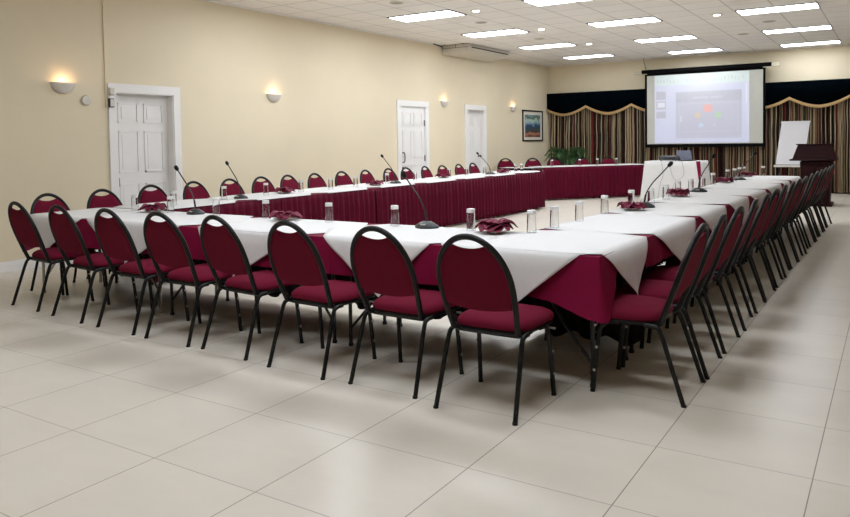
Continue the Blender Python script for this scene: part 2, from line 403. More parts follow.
# ------------------------------------------------------------------ wall sconces
sc0 = None
for i, (y, z) in enumerate([(4.985, 2.10), (8.43, 2.12), (13.58, 2.2), (16.95, 2.18)]):
    lab = ['plaster half-bowl wall light left of the nearest white door', 'plaster half-bowl wall light on the open wall between the first two white doors',
           'plaster half-bowl wall light between the two far doors', 'plaster half-bowl wall light beside the framed picture'][i]
    if sc0 is None:
        sc0 = thing('wall_sconce', lab, 'wall light', (XL, y, z), 0, 'half-bowl wall lights')
        rings = []
        for r, zz in ((.150, 0), (.146, -.02), (.13, -.06), (.10, -.095), (.06, -.12), (.02, -.132)):
            rings.append([(r*.62*sin(pi*k/16), -r*cos(pi*k/16), zz) for k in range(17)])
        MB().loft(rings, closed=False).build('bowl', M['plaster'], sc0, solid=.006)
        MB().lathe([(.005, -.075), (.025, -.065), (.032, -.045), (.02, -.03), (.004, -.022)], .045, 0, n=12).build('bulb', M['bulb'], sc0)
    else: dup(sc0, (XL, y, z), 0, lab)
    L = bpy.data.lights.new('sconce_lamp', 'POINT'); L.energy = .55; L.color = (1, .66, .40); L.shadow_soft_size = .03
    lo = bpy.data.objects.new('sconce_lamp', L); COL.objects.link(lo); lo.location = (XL+.075, y, z-.005)

# ------------------------------------------------------------------ small things on the left wall
o = thing('wall_disc', 'round white disc mounted on the wall between the first wall light and the door', 'detector', (XL, 5.27, 1.905))
MB().lathe([(.062, 0), (.062, .018), (.052, .030), (.0, .033)], n=24, caps=True).xform(Matrix.Rotation(pi/2, 4, 'Y')).build('cover', M['disc'], o)
o = thing('door_sensor', 'small white sensor box at the top left corner of the nearest door frame', 'sensor', (XL+.025, 5.59, 1.87))
MB().box(0, .04, -.03, .03, .11, .20, .005).build('upper_box', M['disc'], o)
MB().box(0, .035, -.04, .03, -.04, .07, .005).build('lower_box', M['grey'], o); MB().box(.035, .042, -.03, .02, -.03, .06).build('cover', M['disc'], o, smooth=False)
tag(MB().box(XL, XL+.018, 5.53, 5.555, 1.83, ZC-.022).build('cable_conduit', M['wall'], smooth=False), 'thin cream cable conduit running up the wall from the door corner to the ceiling', 'conduit')

pic = thing('framed_picture', 'black framed tropical print with cream mat on the left wall near the corner', 'picture', (XL, 18.14, 1.71))
f = MB(); H, W, B = .41, .64, .035
for a in ((-W, W, H-B, H), (-W, W, -H, -H+B), (-W, -W+B, -H, H), (W-B, W, -H, H)): f.box(0, .03, a[0], a[1], a[2], a[3])
f.build('frame', M['pframe'], pic, smooth=False)
MB().box(.002, .010, -W+B, W-B, -H+B, H-B).build('mat', M['mat'], pic, smooth=False)
MB().box(.010, .013, -W+.15, W-.15, -H+.11, H-.12).build('print', M['painting'], pic, smooth=False)

ac = thing('air_conditioner', 'beige ceiling-mounted air conditioner on the left wall', 'air conditioner', (XL, 14.5, ZC-.004))
prof = [(0, 0), (.64, 0), (.66, -.02), (.65, -.085), (.58, -.135), (.42, -.17), (.2, -.19), (0, -.19)]
b = MB(); b.loft([[(x, yy, z) for x, z in prof] for yy in (-.98, .98)], caps=True); b.build('casing', M['acbody'], ac, bevel=.012)
MB().loft([[(x+.002, yy, z-.002) for x, z in ((.652, -.082), (.658, -.062), (.666, -.062), (.660, -.086))] for yy in (-.85, .85)], caps=True).build('louvre', M['acdark'], ac, smooth=False)
g = MB()
for k in range(9): g.box(.08+k*.062, .085+k*.062, -.983, -.979, -.03, -.012)
g.box(.02, .03, -.985, -.979, -.10, -.01); g.box(.34, .35, -.985, -.979, -.07, -.01); g.box(.02, .64, -.984, -.979, -.078, -.07)
g.build('side_vent', M['acdark'], ac, smooth=False)
MB().box(.60, .625, .15, .22, -.125, -.105).build('indicator', M['plate'], ac, smooth=False)
hb = MB(); hb.box(.05, .09, -1.0, 1.0, -.01, .004); hb.box(.5, .54, -1.0, 1.0, -.01, .004); hb.build('mounting_bracket', M['silver'], ac, smooth=False)
hp = MB(); hp.tube([(.02, -.98, -.03), (.02, -1.35, -.005)], .012, 6); hp.build('drain_pipe', M['acdark'], ac)

# ------------------------------------------------------------------ curtain and pelmet
def curtain(name, x0, x1, label, seed):
    random.seed(seed)
    n = int((x1-x0)/.012); m = MB(); rows = 5; z0, z1 = .03, 2.50
    for j in range(rows+1):
        z = z0+(z1-z0)*j/rows; a = .045*(1-.25*j/rows)
        for i in range(n+1):
            x = x0+(x1-x0)*i/n
            m.v.append((x, YB-.11-a*sin(x*2*pi/.105+.9*sin(x*3.1)+.3*sin(z*1.5+x*7))-.01*sin(x*91), z))
    for j in range(rows):
        for i in range(n): m.f.append((j*(n+1)+i, j*(n+1)+i+1, (j+1)*(n+1)+i+1, (j+1)*(n+1)+i))
    o = m.build(name, M['curtain'])
    uv = o.data.uv_layers.new(name='UVMap')
    for p in o.data.polygons:
        for li in p.loop_indices:
            v = o.data.vertices[o.data.loops[li].vertex_index].co
            uv.data[li].uv = ((v.x)*1.0, v.z/2.5)
    return tag(o, label, 'curtain', 'striped curtains on the back wall')
curtain('curtain', XL+.05, -5.45, 'multicolour vertical striped curtain left of the screen', 1)
curtain('curtain', -5.44, -2.70, 'multicolour vertical striped curtain showing below the projection screen', 2)
curtain('curtain', -2.69, 1.6, 'multicolour vertical striped curtain behind the flip chart and lectern', 3)
tag(MB().tube([(XL+.02, YB-.11, 2.53), (1.7, YB-.11, 2.53)], .018, 8).build('curtain_rod', M['black']), 'dark rod carrying the striped curtains behind the pelmet', 'curtain rod')
def scallop(x):
    ph = ((x+7.03)/1.235) % 1.0
    s = abs(ph-.5)*2                       # 1 at the peak, 0 at the trough
    return 2.03+.21*s**1.7
def pelmet(x0, x1, label):
    t = thing('curtain_pelmet', label, 'pelmet', (0, 0, 0), 0, 'black scalloped pelmets')
    n = int((x1-x0)/.03); m = MB(); yf = YB-.20
    F = lambda i, z, y: (x0+(x1-x0)*i/n, y+.006*sin((x0+(x1-x0)*i/n)*23), z)
    top = [2.60]*(n+1); bot = [scallop(x0+(x1-x0)*i/n) for i in range(n+1)]
    m.loft([[F(i, bot[i], yf) for i in range(n+1)], [F(i, 2.60, yf) for i in range(n+1)], [F(i, 2.60, yf+.19) for i in range(n+1)]], closed=False)
    m.build('valance', M['velvet'], t, solid=.008)
    fr = MB()
    rings = []
    for z, yo in ((.018, -.012), (-.012, -.02), (-.05, -.014), (-.055, -.006), (.018, -.004)):
        rings.append([(x0+(x1-x0)*i/n, yf+yo+.004*((i % 2)*2-1)*(z < 0), bot[i]+z-.01) for i in range(n+1)])
    fr.loft(rings, closed=False); fr.build('fringe', M['fringe'], t)
pelmet(XL+.01, -5.2, 'black velvet pelmet with gold scalloped fringe, left of the screen')
pelmet(-5.2, -2.75, 'black velvet pelmet with gold scalloped fringe, mostly hidden behind the screen')
pelmet(-2.75, 1.6, 'black velvet pelmet with gold scalloped fringe, right of the screen')

# ------------------------------------------------------------------ projection screen
def slide_mat(name, e):
    m = mat(name, (196, 196, 188), .8, spec=.1, noise=.01, nscale=8)
    b = m.node_tree.nodes['Principled BSDF']; b.inputs['Emission Color'].default_value = (*e, 1); b.inputs['Emission Strength'].default_value = 1.
    return m
SM = {k: slide_mat('projected_'+k, c) for k, c in [('lavender', (.105, .115, .215)), ('ribbon', (.115, .165, .18)), ('slide', (.055, .057, .13)), ('slide_band', (.03, .03, .095)),
      ('line', (.085, .085, .16)), ('red', (.20, .0, .01)), ('orange', (.14, .07, .02)), ('green', (.03, .14, .02)), ('blue', (.06, .13, .22)), ('thumb', (.03, .03, .09)), ('pale', (.17, .19, .24)), ('icon', (.06, .09, .11))]}
SX0, SX1, SZ0, SZ1, SY = -5.36, -2.64, 1.178, 2.915, 19.0
scr = thing('projection_screen', 'large white pull-down projection screen showing a slide, black borders and case', 'projection screen', ((SX0+SX1)/2, SY, SZ0))
cx = (SX0+SX1)/2
def sb(x0, x1, z0, z1, y0=-.002, y1=0., mt=None, name='x', par=scr):
    return MB().box(x0-cx, x1-cx, y0, y1, z0-SZ0, z1-SZ0).build(name, mt, par, smooth=False)
sb(SX0, SX1, SZ0, SZ1, 0, .003, M['vinyl'], 'screen_surface')
bd = MB()
for a in ((SX0-.055, SX0, SZ0-.03, SZ1+.04), (SX1, SX1+.055, SZ0-.03, SZ1+.04), (SX0, SX1, SZ1, SZ1+.06)): bd.box(a[0]-cx, a[1]-cx, -.001, .004, a[2]-SZ0, a[3]-SZ0)
bd.build('black_border', M['case'], scr, smooth=False)
MB().box(SX0-.05-cx, SX1+.06-cx, -.018, .018, -.085, -.005, .006).build('bottom_bar', M['case'], scr)
MB().box(SX0-.13-cx, SX1+.19-cx, -.06, .05, 1.80, 1.89, .015).build('screen_case', M['case'], scr)
for xx in (SX0-.22, SX1+.28): MB().box(xx-.10-cx, xx+.09-cx, -.05, .04, 1.80-.015, 1.87, .01).build('end_cap', M['mount'], scr)
w_ = MB(); w_.tube([(SX0-.02-cx, 0, 1.885), (SX0-.09-cx, 0, 2.15), (SX0-.09-cx, .0, ZC-SZ0-.01)], .006, 6); w_.build('hanging_wire', M['case'], scr)
IX0, IX1, IZ0, IZ1 = SX0+.19, SX1-.30, SZ0+.02, SZ1-.01
im = sb(IX0, IX1, IZ0, IZ1, -.003, 0., SM['lavender'], 'projected_image')
IW, IH = IX1-IX0, IZ1-IZ0
def ib(u0, u1, v0, v1, k, name, lay=1):     # u right, v down, fractions of the projected image
    o = sb(IX0+IW*u0, IX0+IW*u1, IZ1-IH*v1, IZ1-IH*v0, -.003-.0012*lay, -.003, SM[k], name, im)
    return o
ib(0, 1, 0, .15, 'ribbon', 'ribbon_bar')
q = MB()
random.seed(11)
for k in range(26):
    u = .03+.036*k+random.uniform(-.006, .006); v = .06+random.uniform(-.01, .02); s = random.uniform(.008, .02)
    MB().box(IX0+IW*u-cx, IX0+IW*(u+s)-cx, -.0052, -.004, IZ1-IH*(v+.045)-SZ0, IZ1-IH*v-SZ0).build('ribbon_icon', SM['icon'], im, smooth=False)
ib(.235, .925, .255, .93, 'slide', 'slide_area')
ib(.235, .925, .255, .40, 'slide_band', 'slide_title_band', 2)
tt = MB(); u = .42
for wd in (.018, .02, .016, .02, .012, .018, .014, .02, .012, .016):
    tt.box(IX0+IW*u-cx, IX0+IW*(u+wd*.8)-cx, -.0068, -.005, IZ1-IH*.362-SZ0, IZ1-IH*.332-SZ0); u += wd
u += .02
for wd in (.016, .02, .014, .018, .02, .014, .02):
    tt.box(IX0+IW*u-cx, IX0+IW*(u+wd*.85)-cx, -.0068, -.005, IZ1-IH*.36-SZ0, IZ1-IH*.33-SZ0); u += wd
tt.build('title_text', SM['line'], im, smooth=False)
fr = MB()
for (u0, u1, v0, v1) in ((.27, .89, .425, .437), (.27, .89, .83, .842), (.27, .279, .425, .842), (.881, .89, .425, .842)):
    fr.box(IX0+IW*u0-cx, IX0+IW*u1-cx, -.0055, -.004, IZ1-IH*v1-SZ0, IZ1-IH*v0-SZ0)
fr.build('slide_outline', SM['line'], im, smooth=False)
ib(.53, .625, .45, .555, 'red', 'red_box', 2)
def blob(u, v, r, k, name, sides, rot=0., asp=1.):
    c = (IX0+IW*u-cx, IZ1-IH*v-SZ0)
    m = MB(); ring = [(c[0]+r*cos(rot+2*pi*i/sides)*asp, c[1]+r*sin(rot+2*pi*i/sides)) for i in range(sides)]
    m.loft([[(x, yy, z) for x, z in ring] for yy in (-.006, -.003)], caps=True); m.build(name, SM[k], im, smooth=False)
blob(.47, .60, .075, 'orange', 'orange_heart', 8, 0, 1.1); blob(.685, .60, .075, 'green', 'green_heart', 8, 0, 1.0)
blob(.685, .675, .03, 'green', 'green_point', 3, -pi/2); blob(.47, .675, .03, 'orange', 'orange_point', 3, -pi/2)
blob(.505, .745, .065, 'blue', 'blue_pentagon', 5, pi/2); blob(.645, .745, .05, 'line', 'pale_pentagon', 5, pi/2)
for v0, v1, k in ((.235, .355, 'thumb'), (.38, .50, 'thumb'), (.53, .63, 'thumb')): ib(.02, .125, v0, v1, k, 'slide_thumbnail')
ib(.035, .115, .40, .47, 'pale', 'thumbnail_highlight', 2)
ib(.965, .98, .16, .44, 'pale', 'scroll_bar', 1); ib(.288, .298, .60, .69, 'pale', 'cursor_mark', 2)

# ------------------------------------------------------------------ flip chart and lectern
fc = thing('flip_chart', 'white flip chart board on an easel between screen and lectern', 'flip chart', (-1.93, 17.9, 0), radians(-4))
tilt = Matrix.Translation((0, 0, .70)) @ Matrix.Rotation(radians(-7), 4, 'X')
shear = lambda z: .10*(z/.95)
rg = [[(x+shear(z), yy, z) for x, z in ((-.31, 0), (.27, 0), (.27, .97), (-.31, .97))] for yy in (0, .02)]
MB().loft(rg, caps=True).xform(tilt).build('board', M['grey'], fc, smooth=False)
MB().loft([[(x+shear(z), yy, z) for x, z in ((-.30, .01), (.26, .01), (.26, .93), (-.30, .93))] for yy in (-.012, -.001)], caps=True).xform(tilt).build('paper_pad', M['paper'], fc, smooth=False)
MB().loft([[(x+shear(z), yy, z) for x, z in ((-.31, .925), (.27, .925), (.27, .965), (-.31, .965))] for yy in (-.02, 0)], caps=True).xform(tilt).build('clamp_bar', M['paper'], fc, smooth=False)
MB().box(-.33, .29, -.06, .0, .655, .70, .005).build('pen_tray', M['disc'], fc)
for a, b in (((-.20, .03, .72), (-.36, -.05, .012)), ((.22, .03, .72), (.40, -.05, .012)), ((.10, .15, 1.6), (.20, .75, .012))):
    MB().tube([a, b], .013, 8).build('leg', M['frame'], fc)

lec = thing('lectern', 'dark mahogany lectern with slanted reading desk at the end of the right row', 'lectern', (-1.24, 15.95, 0))
MB().box(-.31, .25, -.28, .28, 0, .06, .01).build('base', M['wood'], lec)
b = MB(); b.loft([[(-.26, -.20, .06), (.20, -.20, .06), (.20, .22, .06), (-.26, .22, .06)], [(-.30, -.22, .85), (.24, -.22, .85), (.24, .22, .85), (-.30, .22, .85)]], caps=True); b.build('body', M['wood'], lec, smooth=False, bevel=.008)
for xx in (-.22, -.03): MB().box(xx, xx+.17, -.235, -.215, .16, .76, .004).build('front_panel', M['wood'], lec)
MB().box(-.47, .33, -.34, .28, .865, .895, .01).build('desk_shelf', M['wood'], lec)
b = MB(); b.loft([[(-.42, -.30, .895), (.33, -.30, .895), (.33, .26, .895), (-.42, .26, .895)], [(-.33, -.24, 1.17), (.22, -.24, 1.17), (.22, -.18, 1.17), (-.33, -.18, 1.17)]], caps=True); b.build('reading_desk', M['wood'], lec, smooth=False, bevel=.008)
MB().box(-.36, .26, -.27, -.17, 1.165, 1.185, .006).build('top_rail', M['wood'], lec)

# ------------------------------------------------------------------ palm
pp = thing('potted_palm', 'leafy green potted palm in the far left corner beside the curtain', 'plant', (-7.25, 18.3, 0))
MB().lathe([(.0, 0), (.15, 0), (.20, .38), (.215, .38), (.215, .42), (.18, .42), (.17, .36), (0, .36)], n=24).build('pot', M['pot'], pp)
MB().lathe([(0, .375), (.17, .37)], n=16).build('soil', M['soil'], pp)
random.seed(5)
for k in range(26):
    a = 2*pi*k/26+random.uniform(-.15, .15); R_ = random.uniform(.38, .62); Hh = random.uniform(.85, 1.16); m = MB()
    path = smooth_path([(0.03*cos(a), .03*sin(a), .38), (R_*.3*cos(a), R_*.3*sin(a), Hh*.80), (R_*.7*cos(a), R_*.7*sin(a), Hh), (R_*cos(a), R_*sin(a), Hh-.12-.1*random.random())], 5)
    m.tube(path, [.006]*(len(path)-3)+[.004, .003, .002], 5)
    side = Vector((-sin(a), cos(a), 0))
    for i in range(6, len(path)):
        p = path[i]; fwd = (path[i]-path[i-1]).normalized()
        for s in (-1, 1):
            for q_ in (0, .5):
                pb = p - fwd*q_*.06; ln = .20*(1-.5*abs(i-10)/8)*random.uniform(.8, 1.1)
                d = (side*s*.8+fwd*.7+Vector((0, 0, -.25-.2*random.random()))).normalized(); t = pb+d*ln; mid = pb+d*ln*.45; wv = fwd*.013
                m.add([pb, mid+wv, t, mid-wv+Vector((0, 0, -.004))], [(0, 1, 2, 3)])
    m.build('frond', M['leaf'], pp, smooth=False)

# ------------------------------------------------------------------ tables
TZ = .728
def folding_table(x, y, L_, W_, rz, label, legm='tleg'):
    t = thing('folding_table', label, 'table', (x, y, 0), rz, 'folding tables under the cloths')
    MB().box(-L_/2+.01, L_/2-.01, -W_/2+.01, W_/2-.01, TZ-.028, TZ, .004).build('tabletop', M['ply'], t)
    for s in (-1, 1):
        for v in (-1, 1):
            m = MB(); xx = s*(L_/2-.07); yy = v*(W_/2-.09)
            m.tube(smooth_path([(xx, yy, 0.0), (xx, yy, .25), (xx, yy, .62), (xx, yy-v*.03, .69)], 4), .0125, 8)
            m.cyl(xx, yy, 0, .02, .017, n=10)
            m.build('leg', M[legm], t)
        m = MB(); xx = s*(L_/2-.07)
        m.tube([(xx, -(W_/2-.09), .30), (xx, (W_/2-.09), .30)], .009, 8); m.build('crossbar', M[legm], t)
        MB().tube([(xx, -(W_/2-.12), .69), (xx, (W_/2-.12), .69)], .011, 8).build('top_crossbar', M[legm], t)
        m = MB(); m.tube([(xx, -(W_/2-.10), .12), (xx-s*.16, -(W_/2-.12), .30), (xx-s*.42, -(W_/2-.14), .70)], .009, 8); m.build('brace', M[legm], t)
    return t

def undercloth(x, y, L_, W_, rz, sides, label, hem=.45, seed=0, corner_extra=.09, fade=None):
    """burgundy cloth: top sheet plus hanging strips; sides = chain of the four local edges that hang (S,E,N,W)"""
    z = TZ+.004; m = MB(); X, Y_ = L_/2, W_/2
    N = 14
    m.grid(lambda u, v: (-X+2*X*u, -Y_+2*Y_*v, z), N, 6)
    cor = {'S': ((-X, -Y_), (X, -Y_)), 'E': ((X, -Y_), (X, Y_)), 'N': ((X, Y_), (-X, Y_)), 'W': ((-X, Y_), (-X, -Y_))}
    nrm = {'S': (0, -1), 'E': (1, 0), 'N': (0, 1), 'W': (-1, 0)}
    path = []                                             # (point, normal, cornerness)
    for i, sd in enumerate(sides):
        a, b = cor[sd]; n = nrm[sd]; ln = sqrt((b[0]-a[0])**2+(b[1]-a[1])**2); k = max(6, int(ln/.04))
        for j in range(k+1):
            f = j/k; dA = f*ln if i > 0 else 9; dB = (1-f)*ln if i < len(sides)-1 else 9
            c = math.exp(-(min(dA, dB)/.22)**2)
            path.append(((a[0]+(b[0]-a[0])*f, a[1]+(b[1]-a[1])*f), n, c, f*ln+7.3*i, max(.25, 1-f*ln/.42) if fade and sd == fade else 1.))
        if i < len(sides)-1:
            n2 = nrm[sides[i+1]]
            for j in range(1, 4):
                q = j/4*pi/2; path.append((b, (n[0]*cos(q)+n2[0]*sin(q), n[1]*cos(q)+n2[1]*sin(q)), 1.1, ln+7.3*i, 1.))
    if path:
        rings = []; R = 8
        for r in range(R+1):
            f = r/R; ring = []
            for (p, n, c, s, fd) in path:
                drop = (TZ-hem+corner_extra*c)*f*fd; cc = c*fd
                off = .004+.006*min(1, f*4)+f*.014+f*f*.03*cc+f*.005*sin(s*17+seed)+f*f*.004*sin(s*41+seed*2)
                ring.append((p[0]+n[0]*off, p[1]+n[1]*off, z-drop-(.0 if f == 0 else .0)))
            rings.append(ring)
        m.loft(rings, closed=False)
    o = m.build('tablecloth', M['under'], None, angle=70)
    o.location = (x, y, 0); o.rotation_euler = (0, 0, rz)
    return tag(o, label, 'tablecloth', 'burgundy tablecloths')

def overlay(cx_, cy_, rz, he_a, he_b, W_, apex, drop, label, lift=.0, inner=True, seed=0, wide=.36, lo=-9., hi=9.):
    """white cloth laid cornerwise: local x along the table, hanging point over the -y edge; he_a/he_b reach along -x / +x at that edge"""
    z = TZ+.009+lift; h = W_/2; m = MB(); NU = 22
    ts = []
    for i in range(13): ts.append(h-2*h*i/12)              # y from +h (inner) to -h (outer)
    top = []
    for yv in ts:
        g = (h-abs(yv))*wide/.38
        if yv > 0: g = g
        top.append([(min(hi, max(lo, -(he_a+g)+(he_a+he_b+2*g)*u/NU)), yv, z) for u in range(NU+1)])
    rows = top[:]
    K = 12
    for i in range(1, K+1):
        f = i/K; ring = []
        for u in range(NU+1):
            x0 = -he_a*(1-f)+apex*f; x1 = he_b*(1-f)+apex*f
            x = x0+(x1-x0)*u/NU
            off = .018*min(1, f*5)+.042*f+.006*f*sin(x*19+seed)+.002*sin(x*47+seed)*f
            ring.append((x, -h-.006-off, z-drop*f if i > 1 else z-drop*f))
        rows.append(ring)
    m.loft(rows, closed=False)
    o = m.build('white_overlay_cloth', M['white'], None, angle=75, solid=.0012)
    o.location = (cx_, cy_, 0); o.rotation_euler = (0, 0, rz)
    return tag(o, label, 'tablecloth', 'white overlay cloths')

def skirt(x, y, L_, rz, label, hem=.035, top=None, seed=0, ret=None, scal=.0, mt='skirt'):
    """pleated skirting along local x, facing -y"""
    m = MB(); n = int(L_/.011); R = 9; tp = top or (TZ+.002)
    rnd = random.Random(seed); ph = [rnd.uniform(-.6, .6) for _ in range(int(L_/.105)+3)]
    for r in range(R+1):
        f = r/R; z = tp-(tp-hem)*f
        for i in range(n+1):
            s = L_*i/n; k = s/.105; w = ph[int(k)]*(1-(k % 1))+ph[int(k)+1]*(k % 1)
            a = .006+.024*min(1, f*3)
            yy = -.012-.008*f-a*(.5+.5*sin(2*pi*k+w*2)) - .004*f*sin(k*1.7+seed)
            zz = z+(scal*(.5+.5*sin(2*pi*k*.45+seed)) if r == R else 0)
            m.v.append((s-L_/2, yy, zz))
    for r in range(R):
        for i in range(n): m.f.append((r*(n+1)+i, r*(n+1)+i+1, (r+1)*(n+1)+i+1, (r+1)*(n+1)+i))
    o = m.build('table_skirt', M[mt], None, angle=80, solid=.001)
    o.location = (x, y, 0); o.rotation_euler = (0, 0, rz)
    return tag(o, label, 'table skirt', 'pleated crimson table skirts')

W = .76
# front row: three tables, x -6.75 .. -1.31, y 3.74 .. 4.50
FX0, FX1, FY0 = -6.75, -1.31, 3.74
fl = (FX1-FX0)/3
names = ['left-hand', 'middle', 'right-hand corner']
for i in range(3):
    cx_ = FX0+fl*(i+.5); cy_ = FY0+W/2
    folding_table(cx_, cy_, fl, W, 0, 'folding table under the cloths, %s one of the front row' % names[i], 'chrome' if i == 0 else 'tleg')
    undercloth(cx_, cy_, fl, W, 0, [['W', 'S'], ['S'], ['S', 'E']][i], 'burgundy undercloth on the %s front table' % names[i], .49, i, fade='E')
    skirt(cx_, FY0+W, fl-.01, pi, 'pleated skirt, painted dark with shade, on the inner side of the %s front table' % names[i], .05, seed=i, scal=.05, mt='shade_skirt')
# white overlays of the front row: (edge start, edge end, apex x, drop)
FO = [(-6.72, -5.90, -6.35, .30), (-5.84, -4.62, -5.25, .34), (-4.43, -3.40, -4.10, .385), (-3.20, -2.36, -2.71, .35), (-2.28, -1.415, -1.76, .285)]
FL = ['at the far left end of the front table row', 'second from the left end of the front row', 'in the middle of the front row', 'on the front row, second from the right end', 'nearest the camera, at the right end of the front row']
for i, (a, b, ap, dr) in enumerate(FO):
    c = (a+b)/2
    overlay(c, FY0+W/2, 0, c-a, b-c, W, ap-c, dr, 'white overlay cloth '+FL[i], lift=.001*(i % 2)+.0005, seed=i, wide=.26, lo=(FX0+.002-c) , hi=(FX1-.002-c))
# right row: four tables y 4.51 .. 12.35, slightly stepping outwards
RY0, RY1 = 4.51, 12.35; rl = (RY1-RY0)/4
def rx(y): return -1.315+.0125*(y-3.74)
for i in range(4):
    cy_ = RY0+rl*(i+.5); xo = rx(cy_)
    folding_table(xo-W/2, cy_, rl, W, pi/2-.0125, 'folding table under the cloths, %s of the right-hand row' % ['nearest', 'second', 'third', 'farthest'][i])
    undercloth(xo-W/2, cy_, rl, W, pi/2-.0125, ['S'] if i < 3 else ['S', 'E'], 'burgundy undercloth on the %s right-hand table' % ['nearest', 'second', 'third', 'farthest'][i], .55, i+4)
    skirt(xo-W, cy_, rl-.01, -pi/2-.0125, 'pleated skirt, painted dark with shade, on the inner side of the %s right-hand table' % ['nearest', 'second', 'third', 'farthest'][i], .03, seed=i+5, mt='shade_skirt')
RO = [(3.80, 4.60, 4.21, .29), (4.75, 5.85, 5.34, .31), (6.0, 6.97, 6.5, .31), (7.14, 8.07, 7.62, .3), (8.23, 9.17, 8.7, .3), (9.32, 10.38, 9.85, .3), (10.55, 11.10, 10.85, .28), (11.28, 12.33, 11.8, .28)]
for i, (a, b, ap, dr) in enumerate(RO):
    c = (a+b)/2; x = rx(c)
    lab = 'white overlay cloth ' + (['at the near corner of the right-hand row', 'second from the near corner on the right-hand row', 'third from the near corner on the right-hand row', 'fourth from the near corner on the right-hand row',
        'fifth from the near corner on the right-hand row', 'third from the far end of the right-hand row', 'second from the far end of the right-hand row', 'at the far end of the right-hand row by the lectern'][i])
    overlay(x-W/2, c, pi/2-.0125, c-a, b-c, W, ap-c, dr, lab, lift=.0025+.001*(i % 2) if i == 0 else .001*(i % 2)+.0003, seed=i+9, wide=.14, lo=(3.76-c), hi=(RY1-.002-c))
# left row: five tables y 4.51 .. 13.05, inner edge near x=-6.0, gently bowed
LX = lambda y: -6.01+.025*(y-4.5)
LA, RA = -.025, -.0125
ll = (13.33-4.51)/5
for i in range(5):
    cy_ = 4.51+ll*(i+.5); xi = LX(cy_)
    who = ['nearest', 'second', 'third', 'fourth', 'farthest'][i]
    folding_table(xi-W/2, cy_, ll, W, pi/2+LA, 'folding table under the cloths, %s of the left-hand row' % who)
    undercloth(xi-W/2, cy_, ll, W, pi/2+LA, ['N'] if i < 4 else ['N'], 'burgundy undercloth on the %s left-hand table' % who, .46, i+11)
    skirt(xi, cy_, ll+.09, pi/2+LA, 'crimson pleated skirt facing the room centre on the %s left-hand table' % who, .035, seed=i+21)
skirt(LX(13.3)-W/2, 13.34, W, pi, 'short crimson pleated skirt across the far end of the left-hand row', .035, seed=33)
LO = [(4.55, 5.72), (5.72, 6.90), (6.90, 7.98), (7.98, 9.10), (9.10, 10.25), (10.25, 11.15), (11.15, 12.3), (12.3, 13.32)]
for i, (a, b) in enumerate(LO):
    c = (a+b)/2; x = LX(c); hw = (b-a)/2
    z = TZ+.009+.0012*(i % 2)+.0005; m = MB(); rows = []
    for k in range(17):                    # across the table: inner edge (local y=-h) to outer edge
        yv = -W/2-.008+(W+.016)*k/16
        g = hw*.74+min(hw*.32, max(0, (W/2-abs(yv)))*1.3)
        rows.append([(min(13.335-c, max(4.53-c, -g+2*g*u/10)), yv, z) for u in range(11)])
    rows.insert(0, [(-hw*.72+2*hw*.72*u/10, -W/2-.026, z-.010) for u in range(11)])
    rows.append([(-hw*.7+2*hw*.7*u/10, W/2+.016, z-.12) for u in range(11)]); rows.append([(-hw*.1+2*hw*.1*u/10, W/2+.05, z-.30) for u in range(11)])
    m.loft(rows, closed=False)
    o = m.build('white_overlay_cloth', M['white'], None, angle=75, solid=.001)
    o.location = (x-W/2, c, 0); o.rotation_euler = (0, 0, pi/2+LA)
    tag(o, 'white overlay cloth on the left-hand table row, %s from the near end' % ORD[i], 'tablecloth', 'white overlay cloths')
# far table, set at an angle
FA = Vector((-6.50, 14.98, 0)); FD = Vector((.64, .768, 0)).normalized(); FN = Vector((-FD.y, FD.x, 0)); FLn = 2.75; fang = math.atan2(FD.y, FD.x)
for k, (s0, s1) in enumerate(((0, 1.375), (1.375, 2.75))):
    c = FA+FD*((s0+s1)/2)+FN*W/2; who = ['left', 'right'][k]
    folding_table(c.x, c.y, s1-s0, W, fang, 'folding table at the far end, %s one of two set at an angle' % who)
    o = MB().grid(lambda u, v: ((s1-s0)*(u-.5)*1.0, W*(v-.5)*1.02, TZ+.006), 6, 4).build('white_table_cover', M['white'], None, solid=.002)
    o.location = (c.x, c.y, 0); o.rotation_euler = (0, 0, fang); tag(o, 'white cover on the %s far table in front of the curtain' % who, 'tablecloth', 'white far table covers')
    e = FA+FD*((s0+s1)/2)
    skirt(e.x, e.y, s1-s0-.005, fang, 'dark crimson pleated skirt on the %s far table' % who, .03, seed=41+k)

folding_table(-7.0, 14.83, .80, .42, 0, 'small folding table at the far left, left of the angled far tables')
o = MB().grid(lambda u, v: (.82*(u-.5), .44*(v-.5), TZ+.004), 6, 4).build('white_table_cover', M['white'], None, solid=.002)
o.location = (-7.0, 14.83, 0); tag(o, 'small white cover on the far left end table near the corner', 'tablecloth', 'white far table covers')
skirt(-7.0, 14.61, .80, 0, 'black sheet painting the shade under the white top of the far left end table', .03, seed=51, mt='shade_skirt')  # dark sheet added for the shade below the open table end

